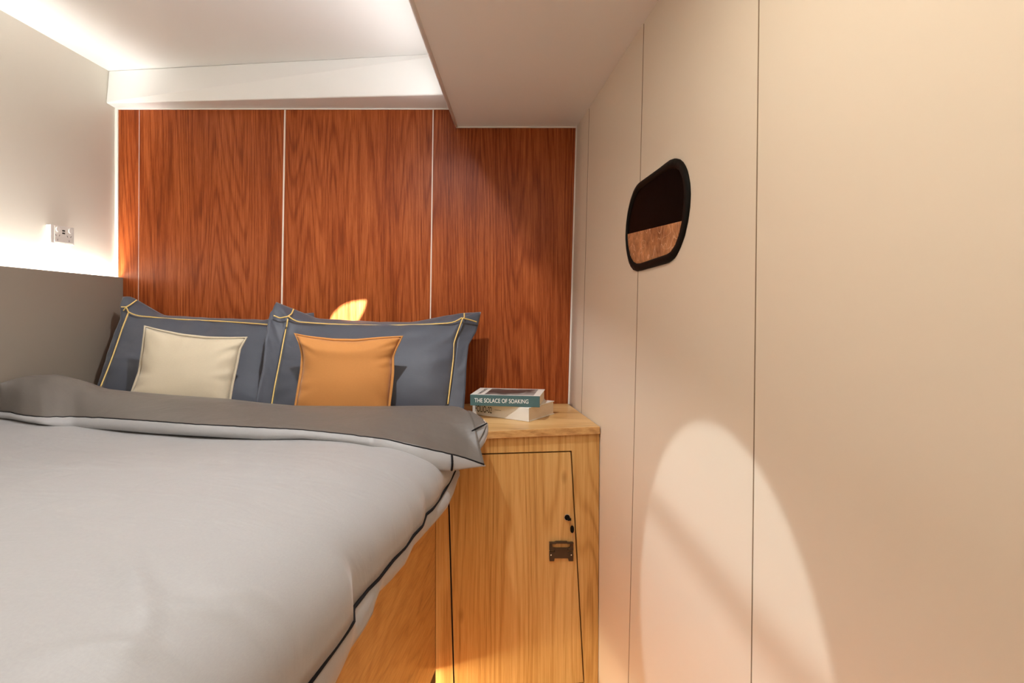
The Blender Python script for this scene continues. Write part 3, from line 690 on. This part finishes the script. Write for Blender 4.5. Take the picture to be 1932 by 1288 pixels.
# ------------------------------------------------------------------ bedside cabinet
def yf(X): return 1.934 + (X+0.281)*0.186               # front plane in plan
def onf(x, y, off=0.0):
    u = (x-CX)/F; Y = (1.934+0.281*0.186)/(1-0.186*u); p = P(x, y, Y); return p + Vector((0.183, -0.983, 0))*off
nf = Vector((0.183, -0.983, 0))
cab = empty('bedside_cabinet', (0.0, 2.2, 0.0), 'honey wood bedside cabinet with one locked door between bed and cream wall', 'cabinet')
zt0 = -0.437; th = 0.026
XR = lambda z, Y: hull(Y, z)-0.003
# worktop
fx0, fx1 = -0.290, XR(zt0, 2.03)
pl = [Vector((fx0, yf(fx0)-0.012, 0)), Vector((fx1, yf(fx1)-0.012, 0)), Vector((XR(zt0, YB)-0.002, YB-0.014, 0)), Vector((fx0, YB-0.014, 0))]
pl = [Vector((p.x, p.y, Z(zt0-th))) for p in pl]
o = mesh('worktop', *prism(pl, None, (0, 0, th)), M['oakx'], cab); bevel(o, 0.0015, 2)
# carcass behind the front frame
def fr(X, z, off=0.0): return Vector((X, yf(X), Z(z))) + nf*off
zb0 = -1.395; ztf = zt0-th
xr_top, xr_bot = XR(ztf, 2.035), XR(zb0, 2.03)
TL, TR, BR, BL = onf(843, 857), onf(1079, 850), onf(1103, 1288), onf(855, 1288)
def ext(a, b_, z): t = (Z(z)-a.z)/(b_.z-a.z); q = a.lerp(b_, t); return Vector((q.x, yf(q.x), q.z))
BR = ext(TR, BR, -1.34); BL = ext(TL, BL, -1.34)
def slab(poly, d): 
    v = [Vector((p.x, p.y, p.z)) for p in poly]; return prism(v, None, -nf*d)
LT, RT = Vector((-0.2805, yf(-0.2805), Z(ztf))), Vector((xr_top, yf(xr_top), Z(ztf)))
LB, RB = Vector((-0.2805, yf(-0.2805), Z(zb0))), Vector((xr_bot, yf(xr_bot), Z(zb0)))
def zat(p, z): return Vector((p.x, p.y, z))
vf = join(slab([LT, TL.lerp(TL, 0), BL, LB], 0.018), slab([LT, RT, TR, TL], 0.018), slab([RT, RB, BR, TR], 0.018), slab([LB, BL, BR, RB], 0.018))
mesh('front_frame', *vf, M['oak'], cab)
bk = [p - nf*0.017 for p in (LT, RT, RB, LB)]
o = mesh('carcass', *prism([Vector((p.x + (0.002 if i in (0, 3) else -0.012), p.y, p.z)) for i, p in enumerate(bk)], None, (0, 0.42, 0)), M['gap'], cab)
# door with its shadow gap
gp = 0.0025
def shrink(pts, g_):
    c = sum(pts, Vector())/4; r = []
    for i, p in enumerate(pts):
        q = p.copy(); q.x += g_ if p.x < c.x else -g_; q.z += g_ if p.z < c.z else -g_; q.y = yf(q.x); r.append(q)
    return r
dr = mesh('door', *slab(shrink([TL, TR, BR, BL], gp*2.0), 0.0165), M['oak'], cab)
# lock with key
def circ(c, r, off, n=24):
    ux = Vector((0.983, 0.183, 0)); return [c + nf*off + ux*(r*math.cos(2*math.pi*k/n)) + Vector((0, 0, r*math.sin(2*math.pi*k/n))) for k in range(n)]
lc = onf(1069.5, 975)
lk = mesh('lock', *prism(circ(lc, 0.0115, 0.0005), None, nf*0.004), M['chrome'], dr); bevel(lk, 0.001)
lk['label'] = 'small chrome rimmed lock'
mesh('lock_core', *prism(circ(lc, 0.0095, 0.0046), None, nf*0.0015), M['black'], lk)
ux = Vector((0.983, 0.183, 0)); uz = Vector((0, 0, 1))
mesh('key_bow', *frame_box(lc+nf*0.006+ux*0.001-uz*0.010, ux*0.012, nf*0.004, uz*0.008), M['black'], lk)
kc = onf(1078, 996)
ov = [kc+nf*0.008+ux*(0.0065*math.cos(a))+uz*(0.0125*math.copysign(abs(math.sin(a))**0.7, math.sin(a))) for a in [2*math.pi*k/20 for k in range(20)]]
o = mesh('spare_key', *prism(ov, None, nf*0.004), M['black'], lk)
mesh('spare_key_blade', *tube([kc+nf*0.009-uz*0.012+ux*0.002, onf(1079, 1018, 0.008)], 0.0011, 6), M['chrome'], lk)
mesh('key_ring', *tube([lc+nf*0.009+ux*0.006-uz*0.006, kc+nf*0.009+uz*0.012], 0.0008, 6), M['chrome'], lk)
# bronze folding latch handle
def hz(px, py, off=0.0): return onf(980+px/7.156, 920+py/7.156, off)
def plate(pts, off, t): return prism([hz(a, b_, off) for a, b_ in pts], None, nf*t)
hd = mesh('latch_handle', *join(plate([(400, 850), (472, 856), (472, 815), (650, 815), (650, 856), (722, 850), (726, 900), (724, 985), (664, 985), (655, 945), (472, 945), (466, 985), (404, 985), (400, 940)], 0.0005, 0.004)), M['bronze'], dr); bevel(hd, 0.001)
hd['label'] = 'bronze folding latch handle'
o = mesh('bail', *join(plate([(400, 722), (435, 720), (440, 790), (470, 806), (470, 840), (400, 836)], 0.0005, 0.007), plate([(722, 722), (685, 720), (680, 790), (652, 806), (652, 840), (722, 836)], 0.0005, 0.007),
    plate([(400, 722), (470, 722), (490, 710), (635, 710), (650, 722), (722, 722), (722, 745), (640, 745), (630, 740), (490, 740), (480, 748), (402, 748)], 0.001, 0.009), plate([(445, 800), (670, 800), (660, 820), (460, 820)], 0.001, 0.006)), M['bronze'], hd); bevel(o, 0.0008)
for px in (422, 695):
    mesh('screw', *prism(circ(hz(px, 898), 0.0022, 0.0046, 14), None, nf*0.0008), M['chrome'], hd)

# ------------------------------------------------------------------ books
def text_mesh(name, s, origin, ux, uy, width, height, mat, parent, depth=0.0003, bold=0.0, space=1.0):
    cu = bpy.data.curves.new(name, 'FONT'); cu.body = s; cu.size = 1; cu.offset = bold; cu.space_character = space
    tmp = bpy.data.objects.new(name, cu); col.objects.link(tmp)
    dg = bpy.context.evaluated_depsgraph_get(); me = bpy.data.meshes.new_from_object(tmp.evaluated_get(dg))
    bpy.data.objects.remove(tmp); n = ux.cross(uy).normalized()
    xs = [v.co.x for v in me.vertices]; ys = [v.co.y for v in me.vertices]
    x0_, x1_, y0_, y1_ = min(xs), max(xs), min(ys), max(ys)
    verts = [origin + ux*((v.co.x-x0_)/(x1_-x0_)*width) + uy*((v.co.y-y0_)/(y1_-y0_)*height) + n*depth for v in me.vertices]
    faces = [list(p.vertices) for p in me.polygons]
    return mesh(name, verts, faces, mat, parent, recalc=False)
def book(name, label, c, ex, ey, Ls, Wd, T, spine_mat, cover_mat, page_mat):
    """c = front left bottom corner; ex along the spine, ey across towards the fore edge"""
    root = empty(name, c+ex*Ls/2+ey*Wd/2, label, 'book')
    ez = Vector((0, 0, 1)); t = 0.0022
    mesh('page_block', *frame_box(c+ex*0.003+ey*0.004+ez*t, ex*(Ls-0.006), ey*(Wd-0.007), ez*(T-2*t)), page_mat, root)
    mesh('back_cover', *frame_box(c, ex*Ls, ey*Wd, ez*t), cover_mat, root)
    mesh('front_cover', *frame_box(c+ez*(T-t), ex*Ls, ey*Wd, ez*t), cover_mat, root)
    s = mesh('spine', *frame_box(c-ey*0.0022, ex*Ls, ey*0.004, ez*T), spine_mat, root); bevel(s, 0.001, 2)
    return root, s
Zt = Z(zt0)+0.0006
def V3(a, b_): return Vector((a, b_, Zt))
# lower book
c1 = V3(-0.182, 2.253); e1 = (V3(0.033, 2.108)-c1).normalized(); w1 = Vector((-e1.y, e1.x, 0))
b1, s1 = book('book', 'thick cream book lying under the teal book, black lettering on its spine', c1, e1, w1, 0.262, 0.181, 0.0505, M['cover'], M['cover'], M['page'])
text_mesh('spine_lettering', 'FOLIO-02', c1+e1*0.014-w1*0.0022+Vector((0, 0, 0.0125)), e1, Vector((0, 0, 1)), 0.080, 0.0245, M['ink'], s1, bold=0.006)
# small rule of fine print beside the title
mesh('spine_rule', *frame_box(c1+e1*0.108-w1*0.0026+Vector((0, 0, 0.0275)), e1*0.030, w1*0.0002, Vector((0, 0, 0.0012))), M['ink'], s1)
# upper book
z2 = Zt+0.0505+0.0006
c2 = Vector((-0.184, 2.156, z2)); e2 = (Vector((0.075, 2.116, z2))-c2).normalized(); w2 = Vector((-e2.y, e2.x, 0))
b2, s2 = book('book', 'teal spined book with a white picture cover, lying on the cream book', c2, e2, w2, 0.262, 0.172, 0.0405, M['teal'], M['cover'], M['page'])
text_mesh('spine_lettering', 'THE SOLACE OF SOAKING', c2+e2*0.017-w2*0.0022+Vector((0, 0, 0.0125)), e2, Vector((0, 0, 1)), 0.203, 0.0155, M['whiteink'], s2, bold=0.006)
# grey picture on the cover
m, N, L, b = newmat('cover_photo'); tc = N.new('ShaderNodeTexCoord'); nz = N.new('ShaderNodeTexNoise'); nz.inputs['Scale'].default_value = 16; nz.inputs['Detail'].default_value = 4
L.new(tc.outputs['Object'], nz.inputs['Vector']); cr = N.new('ShaderNodeValToRGB'); cr.color_ramp.elements[0].position = 0.38; cr.color_ramp.elements[0].color = (0.02, 0.022, 0.022, 1); cr.color_ramp.elements[1].position = 0.66; cr.color_ramp.elements[1].color = (0.36, 0.37, 0.36, 1)
L.new(nz.outputs['Fac'], cr.inputs['Fac']); L.new(cr.outputs['Color'], b.inputs['Base Color']); b.inputs['Roughness'].default_value = 0.3; M['photo'] = m
m = plain('cover_photo_dark', (0.05, 0.052, 0.052, 1), 0.3); M['photod'] = m
tp = c2+Vector((0, 0, 0.0405+0.0002))
ph = mesh('cover_picture', *frame_box(tp+e2*0.052+w2*0.012, e2*0.185, w2*0.146, Vector((0, 0, 0.0003))), M['photo'], b2)
el = [tp+e2*(0.135+0.062*math.cos(a))+w2*(0.088+0.045*math.sin(a))+Vector((0, 0, 0.0004)) for a in [2*math.pi*k/28 for k in range(28)]]
mesh('picture_tub', *prism(el, None, (0, 0, 0.0002)), M['photod'], ph)
text_mesh('cover_lettering', 'THE SOLACE', tp+e2*0.036+w2*0.018, w2, -e2, 0.13, 0.012, M['ink'], b2, bold=0.01)

# ------------------------------------------------------------------ lamp fittings above the frame; panels, bar and leaf spot are added
def fitting(name, label, L0, zc, r=0.04):
    root = empty(name, (L0[0], L0[1], Z(zc)-0.012), label, 'ceiling light')
    rim = []
    for rr, zz_ in ((r+0.012, zc-0.0005), (r+0.012, zc-0.006), (r, zc-0.008), (r, zc-0.0005)):
        rim.append([Vector((L0[0]+rr*math.cos(2*math.pi*k/28), L0[1]+rr*math.sin(2*math.pi*k/28), Z(zz_))) for k in range(29)])
    mesh('rim', *ribbon_grid(rim), M['chrome'], root, smooth=True)
    d_ = [Vector((L0[0]+r*math.cos(2*math.pi*k/28), L0[1]+r*math.sin(2*math.pi*k/28), Z(zc-0.0015))) for k in range(28)]
    mesh('lens', *prism(d_, None, (0, 0, 0.001)), M['lens'], root)
fitting('downlight', 'round downlight in the ceiling above the bed', L_BED, ZC)
rl = empty('ceiling_spotlight', (L_READ[0], L_READ[1], Z(L_READ[2])-0.04), 'chrome spotlight under the ceiling by the left wall aimed at the cream wall', 'ceiling light')
rv = Vector((L_READ[0], L_READ[1], Z(L_READ[2]))); rd = (Vector((0.37, 1.24, Z(-0.78)))-rv).normalized()
mesh('lamp_head', *tube([rv-rd*0.06, rv-rd*0.022], 0.022, 20), M['chrome'], rl, smooth=True)
bm_ = rv+rd*0.32
mesh('shadow_bar', *tube([bm_+Vector((0, -0.10, 0.03)), bm_+Vector((0, 0.11, 0.028))], 0.0035, 8), M['chrome'], rl, smooth=True)  # unseen bar added to cast the soft stripe across the wall spot
mesh('shadow_bar_arm', *tube([bm_+Vector((0, -0.10, 0.03)), rv-rd*0.04+Vector((0, -0.08, 0.0)), rv-rd*0.045], 0.003, 8), M['chrome'], rl, smooth=True)  # arm that carries the added bar
mesh('stem', *tube([rv-rd*0.045, Vector((rv.x-rd.x*0.045, rv.y-rd.y*0.045, Z(ZC)))], 0.006, 8), M['chrome'], rl, smooth=True)
for nm, L0, zc, hx, hy, lb in (('fill_panel', L_CEIL, ZC, 0.18, 0.18, 'square fill light panel added unseen in the ceiling over the foot of the bed'), ('fill_panel', L_HULL, zb, 0.06, 0.50, 'narrow fill light panel added unseen under the ceiling duct')):  # bodies for the two added fill lamps
    root = empty(nm, (L0[0], L0[1], Z(zc)-0.010), lb, 'ceiling light')
    o = mesh('frame', *join(*[box(L0[0]+a, L0[0]+b_, L0[1]+c, L0[1]+d__, Z(zc)-0.010, Z(zc)-0.0005) for a, b_, c, d__ in ((-hx-0.02, -hx, -hy-0.02, hy+0.02), (hx, hx+0.02, -hy-0.02, hy+0.02), (-hx, hx, -hy-0.02, -hy), (-hx, hx, hy, hy+0.02))]), M['bead'], root)
    mesh('diffuser', *box(L0[0]-hx, L0[0]+hx, L0[1]-hy, L0[1]+hy, Z(zc)-0.006, Z(zc)-0.001), M['lens'], root)
# added spot, its mask cuts the leaf shaped light patch on the cherry wall
leaf = [(692, 565), (665, 568), (647, 575), (633, 586), (624, 600), (619, 616), (634, 626), (655, 624), (674, 606), (686, 585)]
lv = Vector((L_LEAF[0], L_LEAF[1], Z(L_LEAF[2])))
ap = smooth_poly([tuple(P(x, y, 2.498)) for x, y in leaf], 40, 1)
ctr = P(655, 595, 2.498); dirv = (ctr-lv); s_ = 0.07/dirv.length
inner_ = [lv+(p-lv)*s_ for p in ap]; cc = lv+dirv*s_
u1 = dirv.cross(Vector((0, 0, 1))).normalized(); u2 = u1.cross(dirv).normalized(); dn = dirv.normalized()
n = len(inner_)
inner_ = [cc+u1*((p-cc).dot(u1))+u2*((p-cc).dot(u2)) for p in inner_]
outer_ = []
for p in inner_:
    a_ = math.atan2((p-cc).dot(u2), (p-cc).dot(u1)); outer_.append(cc+u1*0.022*math.cos(a_)+u2*0.022*math.sin(a_))
# interpolate aperture -> disc, then a snout back round the lamp
backr = [p-dn*0.10 for p in outer_]
spot = empty('ceiling_spotlight', lv, 'small unseen spotlight added with a leaf mask for the patch on the cherry wall', 'ceiling light')
V = inner_+outer_+backr+[cc-dn*0.10]
Fc = [[i, (i+1) % n, n+(i+1) % n, n+i] for i in range(n)] + [[n+i, n+(i+1) % n, 2*n+(i+1) % n, 2*n+i] for i in range(n)] + [[2*n+i, 2*n+(i+1) % n, 3*n] for i in range(n)]
mesh('leaf_mask_housing', V, Fc, M['black'], spot)
mesh('stem', *tube([lv-dn*0.02+Vector((0, 0, 0.021)), Vector((lv.x, lv.y-0.0, Z(ZC)))], 0.006, 8), M['black'], spot)
